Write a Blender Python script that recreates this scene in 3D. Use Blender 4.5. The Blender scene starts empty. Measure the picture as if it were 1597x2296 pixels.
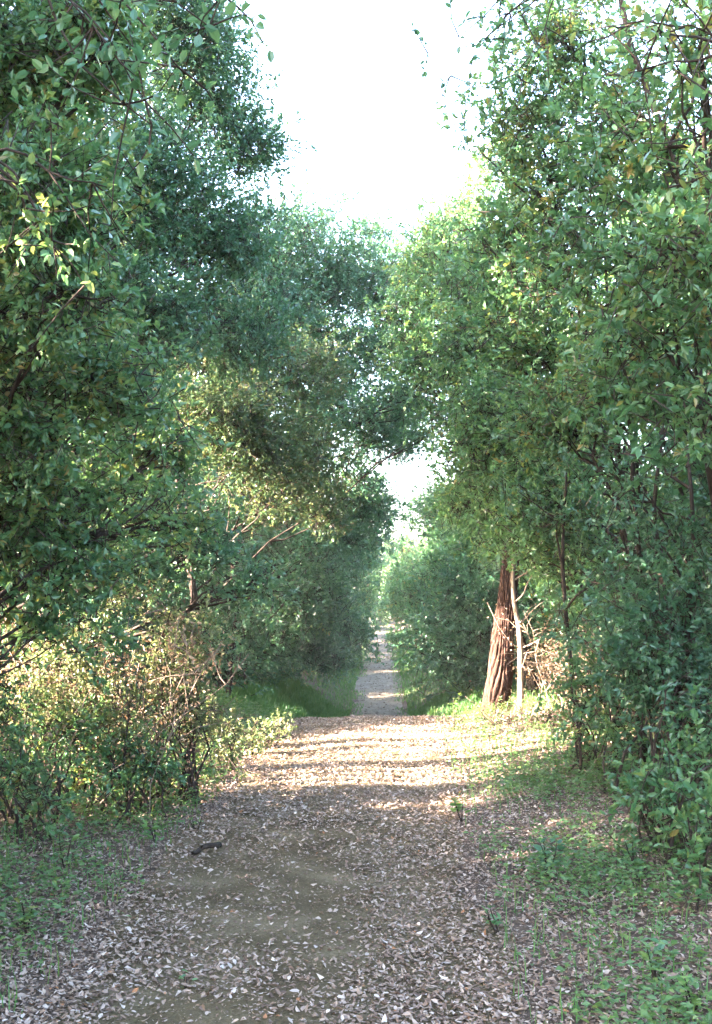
import bpy, math
import numpy as np
from mathutils import Vector

# ------------------------------------------------------------------ camera, sky, sun, exposure
sc = bpy.context.scene
COL = sc.collection
F, CX, CY, HOR = 2500.0, 798.5, 1148.0, 1342.0        # focal length and principal point in 1597x2296 units
EYE = 1.6
PITCH = math.atan((HOR - CY) / F)
cam_d = bpy.data.cameras.new('camera')
cam = bpy.data.objects.new('camera', cam_d)
COL.objects.link(cam)
cam.location = (0, 0, EYE)
cam.rotation_euler = (math.radians(90) + PITCH, 0, 0)
cam_d.sensor_fit = 'VERTICAL'
cam_d.sensor_height = 36.0
cam_d.lens = 36.0 * F / 2296.0
cam_d.clip_end = 2000
sc.camera = cam

SUN_EL, SUN_AZ = math.radians(23), math.radians(18)     # the sun stands to the left, a little behind the camera
SUN_DIR = np.array([math.cos(SUN_EL) * math.cos(SUN_AZ), math.cos(SUN_EL) * math.sin(SUN_AZ), -math.sin(SUN_EL)])
world = bpy.data.worlds.new('World')
sc.world = world
world.use_nodes = True
wn = world.node_tree.nodes
sky = wn.new('ShaderNodeTexSky')
sky.sky_type = 'NISHITA'
sky.sun_disc = False
sky.sun_elevation = SUN_EL
sky.sun_rotation = math.radians(-90) - SUN_AZ
sky.air_density = 1.0
sky.dust_density = 4.0
sky.ozone_density = 1.0
wn['Background'].inputs['Strength'].default_value = 0.078
world.node_tree.links.new(sky.outputs[0], wn['Background'].inputs[0])

sun_d = bpy.data.lights.new('sun', 'SUN')
sun_d.energy = 4.2
sun_d.angle = math.radians(0.55)
sun_d.color = (1.0, 0.8, 0.66)
sun = bpy.data.objects.new('sun', sun_d)
COL.objects.link(sun)
sun.rotation_euler = Vector(SUN_DIR).to_track_quat('-Z', 'Y').to_euler()

vs = sc.view_settings
vs.view_transform = 'Standard'
vs.look = 'None'
vs.exposure = 5.45
vs.gamma = 1.0
vs.use_curve_mapping = False
sc.render.engine = 'CYCLES'
cy = sc.cycles
cy.max_bounces = 8
cy.diffuse_bounces = 5
cy.glossy_bounces = 3
cy.transmission_bounces = 6
cy.caustics_reflective = False
cy.caustics_refractive = False
cy.use_denoising = True
cy.sample_clamp_indirect = 6.0

# ------------------------------------------------------------------ helpers
RNG = np.random.default_rng(11)
HAZE = 0.0005


def at(u, v, Y):
    """the world point at distance Y along the path that is seen at (u, v)"""
    a, b = (u - CX) / F, (CY - v) / F
    cp, sp = math.cos(PITCH), math.sin(PITCH)
    d = np.array([a, cp - b * sp, sp + b * cp])
    return np.array([0, 0, EYE]) + d * (Y / d[1])


def unit(a):
    return a / np.maximum(np.linalg.norm(a, axis=-1, keepdims=True), 1e-9)


_nr = np.random.default_rng(5)
_K = unit(_nr.normal(size=(9, 3))) * _nr.uniform(0.7, 1.6, (9, 1))
_PH = _nr.uniform(0, 6.28, 9)


def noise(p, s=1.0, o=0.0):
    q = p @ _K.T * s + _PH + o
    return np.sin(q + 1.3 * np.sin(q[:, ::-1] * 0.7)).mean(1) * 1.9


def noise2(x, y, s=1.0, o=0.0):
    return noise(np.stack([x, y, np.zeros_like(x)], 1), s, o)


def path_x(y):
    return np.interp(y, [-8, 4.2, 15.5, 30, 50, 70, 90, 140], [-0.8, -0.34, 0.12, 0.62, 1.05, 1.25, 0.8, -1.0])


def path_w(y):                                        # half width of the trodden path
    return np.interp(y, [-8, 12, 16, 24, 30, 70, 140], [1.0, 1.0, 0.98, 0.86, 0.8, 0.85, 0.9])


_ty = np.linspace(-60, 500, 5601)
_tz = np.interp(_ty, [-60, 11, 14, 16, 19, 22, 26, 30, 42, 55, 72, 100, 160, 500],
                [0, 0, -0.01, -0.07, -0.5, -1.0, -1.42, -1.45, -1.1, -0.62, 0.05, 1.6, 4, 8])
_tz = np.convolve(np.pad(_tz, 10, 'edge'), np.ones(21) / 21, 'valid')


def ground_z(x, y):
    x = np.asarray(x, float)
    y = np.asarray(y, float)
    z = np.interp(y, _ty, _tz)
    off = np.abs(x - path_x(y))
    s = np.clip((off - path_w(y)) / np.interp(y, [13, 20], [1.6, 1.7]), 0, 1)
    s = s * s * (3 - 2 * s)
    bank = np.interp(y, [0, 13, 16, 19, 22, 26, 30, 42, 70], [0.10, 0.12, 0.18, 0.46, 0.78, 1.0, 0.95, 0.8, 0.6])
    z = z + s * bank
    z = z + 0.02 * np.sin(1.7 * x + 0.6 * y) * np.sin(1.1 * y - 0.5 * x) - 0.02 * np.exp(-((off - 0.55) / 0.25) ** 2)
    return z


def gz(x, y):
    return float(ground_z(np.array([x]), np.array([y]))[0])


class MB:
    """collects triangles; build() links them as one mesh object"""

    def __init__(self):
        self.v, self.f, self.m, self.r, self.s, self.n = [], [], [], [], [], 0

    def add(self, v, f, mat=0, rnd=0.5, smooth=False):
        v = np.asarray(v, np.float32).reshape(-1, 3)
        f = np.asarray(f, np.int32).reshape(-1, 3)
        self.v.append(v)
        self.f.append(f + self.n)
        self.m.append(np.full(len(f), mat, np.int32))
        self.s.append(np.full(len(f), smooth, bool))
        self.r.append(np.broadcast_to(np.asarray(rnd, np.float32), (len(v),)).copy())
        self.n += len(v)

    def mesh(self, name, mats):
        me = bpy.data.meshes.new(name)
        v = np.concatenate(self.v)
        f = np.concatenate(self.f)
        me.vertices.add(len(v))
        me.vertices.foreach_set('co', v.ravel())
        me.loops.add(f.size)
        me.loops.foreach_set('vertex_index', f.ravel())
        me.polygons.add(len(f))
        me.polygons.foreach_set('loop_start', np.arange(0, f.size, 3, dtype=np.int32))
        me.polygons.foreach_set('material_index', np.concatenate(self.m))
        me.polygons.foreach_set('use_smooth', np.concatenate(self.s))
        a = me.attributes.new('rnd', 'FLOAT', 'POINT')
        a.data.foreach_set('value', np.concatenate(self.r))
        for m in mats:
            me.materials.append(m)
        me.update()
        return me

    def build(self, name, mats, parent=None, origin=None):
        if not isinstance(mats, (list, tuple)):
            mats = [mats]
        if origin is not None:
            self.v = [a - np.asarray(origin, np.float32) for a in self.v]
        o = bpy.data.objects.new(name, self.mesh(name, mats))
        COL.objects.link(o)
        if parent is not None:
            o.parent = parent
        elif origin is not None:
            o.location = origin
        return o


def tag(o, label=None, cat=None, group=None, kind=None):
    if label:
        o['label'] = label
    if cat:
        o['category'] = cat
    if group:
        o['group'] = group
    if kind:
        o['kind'] = kind
    return o


def empty(name, loc):
    o = bpy.data.objects.new(name, None)
    o.location = tuple(float(c) for c in loc)
    o.empty_display_size = 0.2
    COL.objects.link(o)
    return o


def tube(mb, pts, rad, sides=7, mat=0, rnd=0.5, cap=True):
    pts = np.asarray(pts, float)
    n = len(pts)
    rad = np.broadcast_to(np.asarray(rad, float), (n,))
    t = unit(np.gradient(pts, axis=0))
    ref = np.array([0.31, 0.95, 0.05]) if abs(t[0] @ np.array([0.31, 0.95, 0.05])) < 0.9 else np.array([1.0, 0, 0])
    a = unit(np.cross(t, ref))
    b = np.cross(t, a)
    th = np.linspace(0, 2 * math.pi, sides, endpoint=False)
    ring = pts[:, None] + rad[:, None, None] * (a[:, None] * np.cos(th)[None, :, None] + b[:, None] * np.sin(th)[None, :, None])
    i = np.arange(n - 1)[:, None] * sides
    j = np.arange(sides)[None]
    k = (j + 1) % sides
    f = np.stack([np.stack([i + j, i + k, i + sides + k], -1), np.stack([i + j, i + sides + k, i + sides + j], -1)], 2).reshape(-1, 3)
    v = ring.reshape(-1, 3)
    if cap:
        v = np.concatenate([v, pts[-1:]])
        e = (n - 1) * sides
        f = np.concatenate([f, np.stack([e + j[0], e + k[0], np.full(sides, len(v) - 1)], -1)])
    mb.add(v, f, mat, rnd, True)


def bendy(p0, p1, n=6, amp=0.08, sag=0.0, rng=RNG):
    """a wandering line from p0 to p1"""
    p0, p1 = np.asarray(p0, float), np.asarray(p1, float)
    t = np.linspace(0, 1, n)[:, None]
    L = np.linalg.norm(p1 - p0)
    w = rng.normal(size=(n, 3)) * amp * L * np.sin(math.pi * t) ** 0.7
    w[1:-1] = (w[:-2] + w[1:-1] * 2 + w[2:]) / 3
    p = p0 + (p1 - p0) * t + w
    p[:, 2] += sag * L * np.sin(math.pi * t[:, 0])
    return p


def leaf_mesh(mb, pos, axis, nrm, L, W, lod=0, mat=0, rnd=0.5, fold=0.25, curl=0.1):
    """leaves with a base at pos; lod 0: folded diamond, lod 1: eight-point blade with bent tip"""
    n = len(pos)
    L = np.broadcast_to(L, (n,))[:, None]
    W = np.broadcast_to(W, (n,))[:, None]
    fold = np.broadcast_to(fold, (n,))[:, None]
    curl = np.broadcast_to(curl, (n,))[:, None]
    axis = unit(axis)
    nrm = unit(nrm - axis * (nrm * axis).sum(1, keepdims=True))
    side = np.cross(axis, nrm)
    if lod == 0:
        P = [pos, pos + axis * L * 0.45 + side * W * 0.5 + nrm * W * fold, pos + axis * L - nrm * L * curl,
             pos + axis * L * 0.45 - side * W * 0.5 + nrm * W * fold]
        F_ = np.array([[0, 1, 2], [0, 2, 3]])
    else:
        def q(a, s, up):
            return pos + axis * L * a + side * W * s + nrm * (W * up - L * curl * a * a)
        P = [q(0, 0, 0), q(0.32, 0, 0), q(0.7, 0, 0), q(1, 0, 0),
             q(0.27, 0.46, fold), q(0.66, 0.42, fold), q(0.27, -0.46, fold), q(0.66, -0.42, fold)]
        F_ = np.array([[0, 4, 1], [1, 4, 5], [1, 5, 2], [2, 5, 3], [0, 1, 6], [1, 7, 6], [1, 2, 7], [2, 3, 7]])
    k = len(P)
    V = np.stack(P, 1).reshape(-1, 3)
    f = (np.arange(n)[:, None, None] * k + F_[None]).reshape(-1, 3)
    mb.add(V, f, mat, np.repeat(np.broadcast_to(rnd, (n,)), k), False)


# ------------------------------------------------------------------ materials
def ramp(nt, stops):
    r = nt.nodes.new('ShaderNodeValToRGB')
    el = r.color_ramp.elements
    while len(el) < len(stops):
        el.new(0.5)
    for e, (p, c) in zip(el, stops):
        e.position = p
        e.color = (*c, 1)
    return r


def new_mat(name):
    m = bpy.data.materials.new(name)
    m.use_nodes = True
    return m, m.node_tree, m.node_tree.nodes['Principled BSDF']


def leaf_material(name, stops, trans, tw=0.4, rough=0.42, spec=0.5):
    m, nt, bs = new_mat(name)
    at_ = nt.nodes.new('ShaderNodeAttribute')
    at_.attribute_name = 'rnd'
    r = ramp(nt, stops)
    nt.links.new(at_.outputs['Fac'], r.inputs[0])
    nt.links.new(r.outputs[0], bs.inputs['Base Color'])
    bs.inputs['Roughness'].default_value = rough
    bs.inputs['Specular IOR Level'].default_value = spec
    tr = nt.nodes.new('ShaderNodeBsdfTranslucent')
    r2 = ramp(nt, trans)
    nt.links.new(at_.outputs['Fac'], r2.inputs[0])
    nt.links.new(r2.outputs[0], tr.inputs[0])
    mx = nt.nodes.new('ShaderNodeMixShader')
    mx.inputs[0].default_value = tw
    nt.links.new(bs.outputs[0], mx.inputs[1])
    nt.links.new(tr.outputs[0], mx.inputs[2])
    nt.links.new(mx.outputs[0], nt.nodes['Material Output'].inputs[0])
    return m


OAK = leaf_material('oak_leaf', [(0.0, (0.034, 0.1, 0.05)), (0.45, (0.064, 0.16, 0.07)), (0.8, (0.105, 0.2, 0.07)),
                                 (0.95, (0.14, 0.21, 0.06)), (1.0, (0.2, 0.13, 0.05))],
                    [(0.0, (0.13, 0.28, 0.09)), (0.6, (0.22, 0.38, 0.1)), (1.0, (0.42, 0.36, 0.07))], 0.33, 0.34, 0.6)
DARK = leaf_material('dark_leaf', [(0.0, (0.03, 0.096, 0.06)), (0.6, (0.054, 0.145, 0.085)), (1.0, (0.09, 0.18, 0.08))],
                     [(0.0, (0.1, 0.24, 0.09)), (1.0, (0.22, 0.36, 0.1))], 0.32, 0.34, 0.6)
GOLD = leaf_material('backlit_leaf', [(0.0, (0.032, 0.085, 0.042)), (0.45, (0.06, 0.12, 0.045)), (0.75, (0.1, 0.125, 0.05)), (1.0, (0.16, 0.11, 0.06))],
                     [(0.0, (0.1, 0.19, 0.06)), (0.6, (0.2, 0.24, 0.08)), (1.0, (0.33, 0.25, 0.12))], 0.36)  # golden glow of backlight worked into the leaf colours
FRESH = leaf_material('fresh_leaf', [(0.0, (0.055, 0.14, 0.045)), (0.6, (0.085, 0.19, 0.05)), (1.0, (0.14, 0.22, 0.05))],
                      [(0.0, (0.16, 0.32, 0.06)), (1.0, (0.3, 0.42, 0.07))], 0.34)
GRASS = leaf_material('grass_blade', [(0.0, (0.04, 0.13, 0.045)), (0.6, (0.07, 0.19, 0.055)), (1.0, (0.15, 0.17, 0.06))],
                      [(0.0, (0.12, 0.25, 0.04)), (1.0, (0.25, 0.33, 0.06))], 0.35, 0.5, 0.3)
HERB = leaf_material('herb_leaf', [(0.0, (0.045, 0.11, 0.04)), (0.5, (0.075, 0.155, 0.05)), (1.0, (0.15, 0.2, 0.06))],
                     [(0.0, (0.15, 0.28, 0.07)), (1.0, (0.28, 0.36, 0.08))], 0.32)
SUNNY = leaf_material('pale_sunlit_leaf', [(0.0, (0.05, 0.1, 0.04)), (0.4, (0.1, 0.15, 0.055)), (0.7, (0.17, 0.18, 0.09)), (1.0, (0.28, 0.22, 0.15))],
                      [(0.0, (0.16, 0.24, 0.08)), (0.6, (0.28, 0.29, 0.11)), (1.0, (0.36, 0.28, 0.17))], 0.38)  # pale leaves, their colour raised further to pass for direct sun
DRY = leaf_material('dead_leaf', [(0.0, (0.095, 0.06, 0.044)), (0.3, (0.18, 0.12, 0.09)), (0.6, (0.3, 0.225, 0.18)), (0.85, (0.43, 0.36, 0.315)),
                                  (0.96, (0.54, 0.48, 0.43)), (1.0, (0.33, 0.15, 0.07))],
                    [(0.0, (0.1, 0.06, 0.03)), (1.0, (0.25, 0.16, 0.08))], 0.12, 0.6, 0.3)
STRAW = leaf_material('dry_straw', [(0.0, (0.09, 0.06, 0.038)), (0.6, (0.19, 0.135, 0.085)), (1.0, (0.34, 0.26, 0.18))],
                      [(0.0, (0.2, 0.12, 0.06)), (1.0, (0.4, 0.28, 0.14))], 0.25, 0.6, 0.3)


def bark_material(name, a, b, scale=14.0, stretch=0.12, bump=0.4, dist=0.02):
    m, nt, bs = new_mat(name)
    tc = nt.nodes.new('ShaderNodeTexCoord')
    mp = nt.nodes.new('ShaderNodeMapping')
    mp.inputs['Scale'].default_value = (1, 1, stretch)
    nz = nt.nodes.new('ShaderNodeTexNoise')
    nz.inputs['Scale'].default_value = scale
    nz.inputs['Detail'].default_value = 6
    nz.inputs['Roughness'].default_value = 0.65
    nt.links.new(tc.outputs['Object'], mp.inputs[0])
    nt.links.new(mp.outputs[0], nz.inputs['Vector'])
    r = ramp(nt, [(0.35, a), (0.7, b)])
    nt.links.new(nz.outputs['Fac'], r.inputs[0])
    nt.links.new(r.outputs[0], bs.inputs['Base Color'])
    bs.inputs['Roughness'].default_value = 0.9
    bs.inputs['Specular IOR Level'].default_value = 0.2
    bp = nt.nodes.new('ShaderNodeBump')
    bp.inputs['Strength'].default_value = bump
    bp.inputs['Distance'].default_value = dist
    nt.links.new(nz.outputs['Fac'], bp.inputs['Height'])
    nt.links.new(bp.outputs[0], bs.inputs['Normal'])
    return m


BARK = bark_material('dark_bark', (0.018, 0.013, 0.011), (0.062, 0.046, 0.037))
PALE = bark_material('pale_bark', (0.12, 0.09, 0.068), (0.27, 0.21, 0.165), 20)
RED = bark_material('furrowed_bark', (0.022, 0.012, 0.009), (0.1, 0.055, 0.04), 22, 0.25, 1.0, 0.07)


def ground_material(name, stops, scale, fine, bump=0.5):
    m, nt, bs = new_mat(name)
    geo = nt.nodes.new('ShaderNodeNewGeometry')
    n1 = nt.nodes.new('ShaderNodeTexNoise')
    n1.inputs['Scale'].default_value = scale
    n1.inputs['Detail'].default_value = 5
    n2 = nt.nodes.new('ShaderNodeTexNoise')
    n2.inputs['Scale'].default_value = fine
    n2.inputs['Detail'].default_value = 8
    n2.inputs['Roughness'].default_value = 0.75
    nt.links.new(geo.outputs['Position'], n1.inputs['Vector'])
    nt.links.new(geo.outputs['Position'], n2.inputs['Vector'])
    mx = nt.nodes.new('ShaderNodeMath')
    mx.operation = 'MULTIPLY_ADD'
    mx.inputs[1].default_value = 0.5
    hl = nt.nodes.new('ShaderNodeMath')
    hl.operation = 'MULTIPLY'
    hl.inputs[1].default_value = 0.5
    nt.links.new(n1.outputs['Fac'], hl.inputs[0])
    nt.links.new(n2.outputs['Fac'], mx.inputs[0])
    nt.links.new(hl.outputs[0], mx.inputs[2])
    r = ramp(nt, stops)
    nt.links.new(mx.outputs[0], r.inputs[0])
    nt.links.new(r.outputs[0], bs.inputs['Base Color'])
    bs.inputs['Roughness'].default_value = 0.95
    bs.inputs['Specular IOR Level'].default_value = 0.15
    bp = nt.nodes.new('ShaderNodeBump')
    bp.inputs['Strength'].default_value = bump
    bp.inputs['Distance'].default_value = 0.02
    nt.links.new(n2.outputs['Fac'], bp.inputs['Height'])
    nt.links.new(bp.outputs[0], bs.inputs['Normal'])
    return m


SOIL = ground_material('forest_soil', [(0.3, (0.045, 0.033, 0.024)), (0.52, (0.09, 0.066, 0.05)), (0.72, (0.15, 0.11, 0.085))], 1.1, 34)
DIRT = ground_material('trodden_dirt', [(0.36, (0.06, 0.045, 0.026)), (0.5, (0.125, 0.098, 0.056)), (0.64, (0.21, 0.17, 0.11))], 2.4, 75, 0.9)


def gravel_beyond(m):
    # beyond the rise the track is surfaced with grey gravel
    nt = m.node_tree
    bs = nt.nodes['Principled BSDF']
    old = bs.inputs['Base Color'].links[0].from_socket
    geo = nt.nodes.new('ShaderNodeNewGeometry')
    sep = nt.nodes.new('ShaderNodeSeparateXYZ')
    nt.links.new(geo.outputs['Position'], sep.inputs[0])
    mr = nt.nodes.new('ShaderNodeMapRange')
    mr.inputs['From Min'].default_value = 17
    mr.inputs['From Max'].default_value = 24
    nt.links.new(sep.outputs['Y'], mr.inputs['Value'])
    nz = nt.nodes.new('ShaderNodeTexNoise')
    nz.inputs['Scale'].default_value = 3.5
    nz.inputs['Detail'].default_value = 9
    nz.inputs['Roughness'].default_value = 0.7
    nt.links.new(geo.outputs['Position'], nz.inputs['Vector'])
    r = ramp(nt, [(0.3, (0.1, 0.083, 0.06)), (0.7, (0.24, 0.205, 0.16))])
    nt.links.new(nz.outputs['Fac'], r.inputs[0])
    mx = nt.nodes.new('ShaderNodeMix')
    mx.data_type = 'RGBA'
    nt.links.new(mr.outputs[0], mx.inputs['Factor'])
    nt.links.new(old, mx.inputs[6])
    nt.links.new(r.outputs[0], mx.inputs[7])
    nt.links.new(mx.outputs[2], bs.inputs['Base Color'])


gravel_beyond(DIRT)

# ------------------------------------------------------------------ the setting: ground and path
def grid_mesh(name, X, Y, Z, mat, lift=0.0):
    ny, nx = X.shape
    v = np.stack([X, Y, Z + lift], -1).reshape(-1, 3)
    i = np.arange(ny - 1)[:, None] * nx
    j = np.arange(nx - 1)[None]
    a = i + j
    f = np.stack([np.stack([a, a + 1, a + nx + 1], -1), np.stack([a, a + nx + 1, a + nx], -1)], 2).reshape(-1, 3)
    mb = MB()
    mb.add(v, f, 0, 0.5, True)
    o = mb.build(name, mat)
    o['kind'] = 'structure'
    return o


xs = np.concatenate([[-400, -200, -100, -50, -25, -15], np.linspace(-9, 9, 73), [15, 25, 50, 100, 200, 400]])
ys = np.concatenate([[-60, -30, -15, -8], np.linspace(-4, 40, 133), np.linspace(42, 130, 45), [160, 220, 300, 480]])
X, Y = np.meshgrid(xs, ys)
ground = grid_mesh('ground', X, Y, ground_z(X, Y), SOIL)
py = np.concatenate([np.linspace(-6, 40, 231), np.linspace(41, 135, 95)])
pt = np.linspace(-1, 1, 25)
PY, PT = np.meshgrid(py, pt, indexing='ij')
edge = 1 + 0.09 * np.sin(PY * 1.3 + 2 * PT) + 0.06 * np.sin(PY * 3.1 + 4 * PT) + np.interp(PY, [16, 24], [0.0, 0.1]) * np.sin(PY * 0.45 + 3 * PT)
PX = path_x(PY) + PT * path_w(PY) * edge
PZ = ground_z(PX, PY) + 0.012 - 0.022 * np.abs(PT) ** 8
path = grid_mesh('path', PX, PY, PZ, DIRT)


# ------------------------------------------------------------------ foliage on the left carved open to let the low sun in
def sun_gap(p, rng, hard=False):
    """keep mask for foliage of the trees on the sun side: a gap between their trunks, carved along the sun rays to steer the light"""
    t = (-2.5 - p[:, 0]) / SUN_DIR[0]
    y = p[:, 1] + SUN_DIR[1] * t
    z = p[:, 2] + SUN_DIR[2] * t
    wob = 0.25 * noise2(y, z, 2.2)
    top = np.interp(y, [7.5, 8.5, 12.6, 13.1, 15.0, 15.6], [1.9, 2.1, 2.0, 3.3, 3.3, 2.6]) + wob * 0.7
    low = np.interp(y, [7.5, 8.3, 12.2, 12.6, 16], [0.1, 0.35, 0.35, 1.7, 1.7]) + 0.3 * wob
    inside = (y > 7.7 + wob) & (y < 15.4 + wob) & (z < top) & (z > low)
    thin = (y > 12.6) & (y < 17.0) & (z < 5.0 + wob * 2) & (z > 1.8)
    keep = np.ones(len(p), bool)
    r = rng.random(len(p))
    far = p[:, 0] < np.where((y > 13.5) & (y < 15.1), 1.0, np.where(y > 9.2, -2.3, -3.0))
    keep &= ~(inside & far & (r > 0.015))
    if hard:
        return keep
    keep &= ~(thin & far & ~inside & (r > 0.4 + 0.5 * (noise2(y, z, 1.6) > 0.1)))
    return keep


# ------------------------------------------------------------------ trees
def crown_leaves(mb, c, r, n_leaves, L, rng, lod=0, per=14, twigs=True, mat=0, tmat=1, gap=False, hole=-0.55, shade=0.0, ground_test=True):
    nt_ = max(4, int(n_leaves / per))
    d = unit(rng.normal(size=(nt_, 3)))
    lump = 0.86 + 0.3 * noise(d, 2.3, float(c[0] * 3 + c[1]))
    rad = rng.random(nt_) ** 0.42 * np.clip(lump, 0.45, 1.35)
    p = np.asarray(c) + d * rad[:, None] * np.asarray(r)
    keep = noise(p, 1.7 / max(0.5, np.mean(r)) + 0.6, 1.7) > hole
    if gap:
        keep &= sun_gap(p, rng, gap == 2)
    if ground_test:
        keep &= p[:, 2] > ground_z(p[:, 0], p[:, 1]) + 0.05
    p, d = p[keep], d[keep]
    nt_ = len(p)
    if nt_ == 0:
        return p
    td = unit(d * 0.75 + rng.normal(size=(nt_, 3)) * 0.6 + np.array([0, 0, 0.12]))
    tl = L * rng.uniform(3.0, 6.0, nt_)
    k = rng.integers(int(per * 0.6), int(per * 1.4) + 1, nt_)
    idx = np.repeat(np.arange(nt_), k)
    n = len(idx)
    t = rng.random(n) ** 0.7
    pos = p[idx] + td[idx] * (tl[idx] * (t - 0.4))[:, None]
    rv = unit(rng.normal(size=(n, 3)))
    ax = unit(td[idx] * (0.35 + 0.6 * t)[:, None] + rv * 0.8)
    nr = rng.normal(size=(n, 3)) * 0.55 + np.array([0, 0, 0.75]) + d[idx] * 0.3
    tw = rng.normal(size=nt_) * 0.16
    base = np.clip(0.42 + tw[idx] + rng.normal(size=n) * 0.17 + shade, 0, 0.985)
    LL = L * rng.uniform(0.7, 1.25, n)
    leaf_mesh(mb, pos, ax, nr, LL, LL * rng.uniform(0.42, 0.62, n), lod, mat, base, rng.uniform(0.05, 0.3, n), rng.uniform(-0.08, 0.22, n))
    if twigs:
        a = unit(np.cross(td, rng.normal(size=(nt_, 3))))
        b = np.cross(td, a)
        w = 0.0035 * (1 + L * 6)
        p0 = p - td * (tl * 0.75)[:, None]
        p1 = p + td * (tl * 0.5)[:, None]
        V = np.stack([p0 + a * w, p0 - a * w * 0.5 + b * w * 0.87, p0 - a * w * 0.5 - b * w * 0.87, p1], 1).reshape(-1, 3)
        fi = (np.arange(nt_)[:, None, None] * 4 + np.array([[0, 1, 3], [1, 2, 3], [2, 0, 3]])[None]).reshape(-1, 3)
        mb.add(V, fi, tmat, 0.5, False)
    return p


CLUSTERS = {}


def clusters(mat):
    if mat.name not in CLUSTERS:
        out = []
        for q in range(4):
            r_ = np.random.default_rng(8800 + q)
            m = MB()
            crown_leaves(m, np.zeros(3), (0.42, 0.42, 0.36), 420, 0.05, r_, 0, hole=-9, ground_test=False)
            out.append(m.mesh('leaf_cluster', [mat, BARK]))
        CLUSTERS[mat.name] = out
    return CLUSTERS[mat.name]


def fill_clusters(crown, lobes, L, fill, mat, rng, b, gap=False):
    cl = clusters(mat)
    s = L / 0.05
    for c, r in lobes:
        c, r = np.asarray(c), np.asarray(r)
        k = max(2, int(fill * math.pi * (r[0] + r[1]) * 0.5 * r[2] / (0.5 * s * s)))
        d = unit(rng.normal(size=(k, 3)))
        p = c + d * (rng.random(k) ** 0.5 * 0.85)[:, None] * r
        ok = p[:, 2] > ground_z(p[:, 0], p[:, 1]) + 0.3 * s
        if gap:
            ok &= sun_gap(p, rng, gap == 2)
            for m in ((0, 0, -0.35), (0, 0, 0.3), (0, 0.33, 0), (0, -0.33, 0)):
                ok &= sun_gap(p + np.array(m) * s, rng, True)
        for q in p[ok]:
            o = bpy.data.objects.new('leaf_cluster', cl[rng.integers(4)])
            COL.objects.link(o)
            o.parent = crown
            o.location = tuple(q - b)
            o.rotation_euler = (rng.normal() * 0.4, rng.normal() * 0.4, rng.uniform(0, 6.28))
            e = s * rng.uniform(0.8, 1.2)
            o.scale = (e, e, e)


def dup(root, loc, rz, sc_):
    r = root.copy()
    COL.objects.link(r)
    r.location = loc
    r.rotation_euler = (0, 0, rz)
    r.scale = (sc_, sc_, sc_)
    for ch in list(root.children):
        c = ch.copy()
        COL.objects.link(c)
        c.parent = r
        for g in list(ch.children):
            e = g.copy()
            COL.objects.link(e)
            e.parent = c
    return r


def tree(name, label, base, trunk_r, lobes, L, layers=3.5, lod=0, leafmat=OAK, barkmat=BARK, group=None, lean=(0, 0), stems=1,
         gap=False, top=None, seed=0, hole=-0.55, cat='tree', shade=0.0, limb_r=0.3, inner=7, sink=0.15, fill=4.5):
    """lobes: (world centre, radii). Empty > trunk (> limbs), crown"""
    rng = np.random.default_rng(1000 + seed)
    bx, by = base
    b = np.array([bx, by, gz(bx, by)])
    root = empty(name, b)
    tag(root, label, cat, group)
    cs = np.array([l[0] for l in lobes])
    zt = (cs[:, 2].max() if top is None else top)
    ctr = cs.mean(0)
    tops = []
    trunks = []
    for s in range(stems):
        o = np.array([rng.normal() * 0.12, rng.normal() * 0.12, 0]) * (stems > 1)
        tp = np.array([b[0] + (ctr[0] - b[0]) * 0.45 + lean[0] + rng.normal() * 0.25 * (stems > 1),
                       b[1] + (ctr[1] - b[1]) * 0.45 + lean[1] + rng.normal() * 0.25 * (stems > 1), zt])
        line = bendy(b + o - np.array([0, 0, sink]), tp, 9, 0.03, 0, rng)
        fr = np.linspace(0, 1, 9)
        rr = 0.5 * trunk_r / math.sqrt(stems) * (1 - 0.8 * fr) * (1 + 0.5 * np.exp(-fr * 14))
        mb = MB()
        tube(mb, line, rr, 9)
        tr = mb.build('trunk', barkmat, root, b)
        trunks.append((tr, line, rr))
    cm = MB()
    for i, (c, r) in enumerate(lobes):
        c, r = np.asarray(c, float), np.asarray(r, float)
        tr, line, rr = trunks[i % stems]
        h = np.clip((c[2] - line[0, 2]) * rng.uniform(0.45, 0.75) + line[0, 2], line[1, 2], line[-1, 2])
        f = np.interp(h, line[:, 2], np.arange(len(line)))
        st = np.array([np.interp(f, np.arange(len(line)), line[:, q]) for q in range(3)])
        lr = float(np.interp(f, np.arange(len(line)), rr)) * limb_r * 1.6
        lb = MB()
        ln = bendy(st, c, 7, 0.06, 0.05, rng)
        tube(lb, ln, np.linspace(max(lr * 0.75, 0.012), 0.009, 7), 6)
        n = int(layers * math.pi * (r[0] * r[2] + r[1] * r[2]) * 0.5 / (0.3 * L * L))
        pts = crown_leaves(cm, c, r, n, L, rng, lod, gap=gap, hole=hole, shade=shade, twigs=True)
        if len(pts) > inner:
            for q in rng.choice(len(pts), inner, replace=False):
                st2 = ln[rng.integers(3, 7)]
                tube(lb, bendy(st2, pts[q], 5, 0.08, 0.0, rng), np.linspace(0.011 + 0.004 * np.linalg.norm(pts[q] - st2), 0.004, 5), 4)
        lb.build('limb', barkmat, root, b)
    cr = cm.build('crown', [leafmat, barkmat], root, b)
    if fill:
        fill_clusters(cr, lobes, L, fill, leafmat, rng, b, gap)
    return root


def lobes_px(spec):
    out = []
    for (u, v, d, ru, rv, *dep) in spec:
        c = at(u, v, d)
        out.append((c, (ru / F * d, dep[0] if dep else (ru + rv) * 0.5 / F * d, rv / F * d)))
    return out


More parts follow.
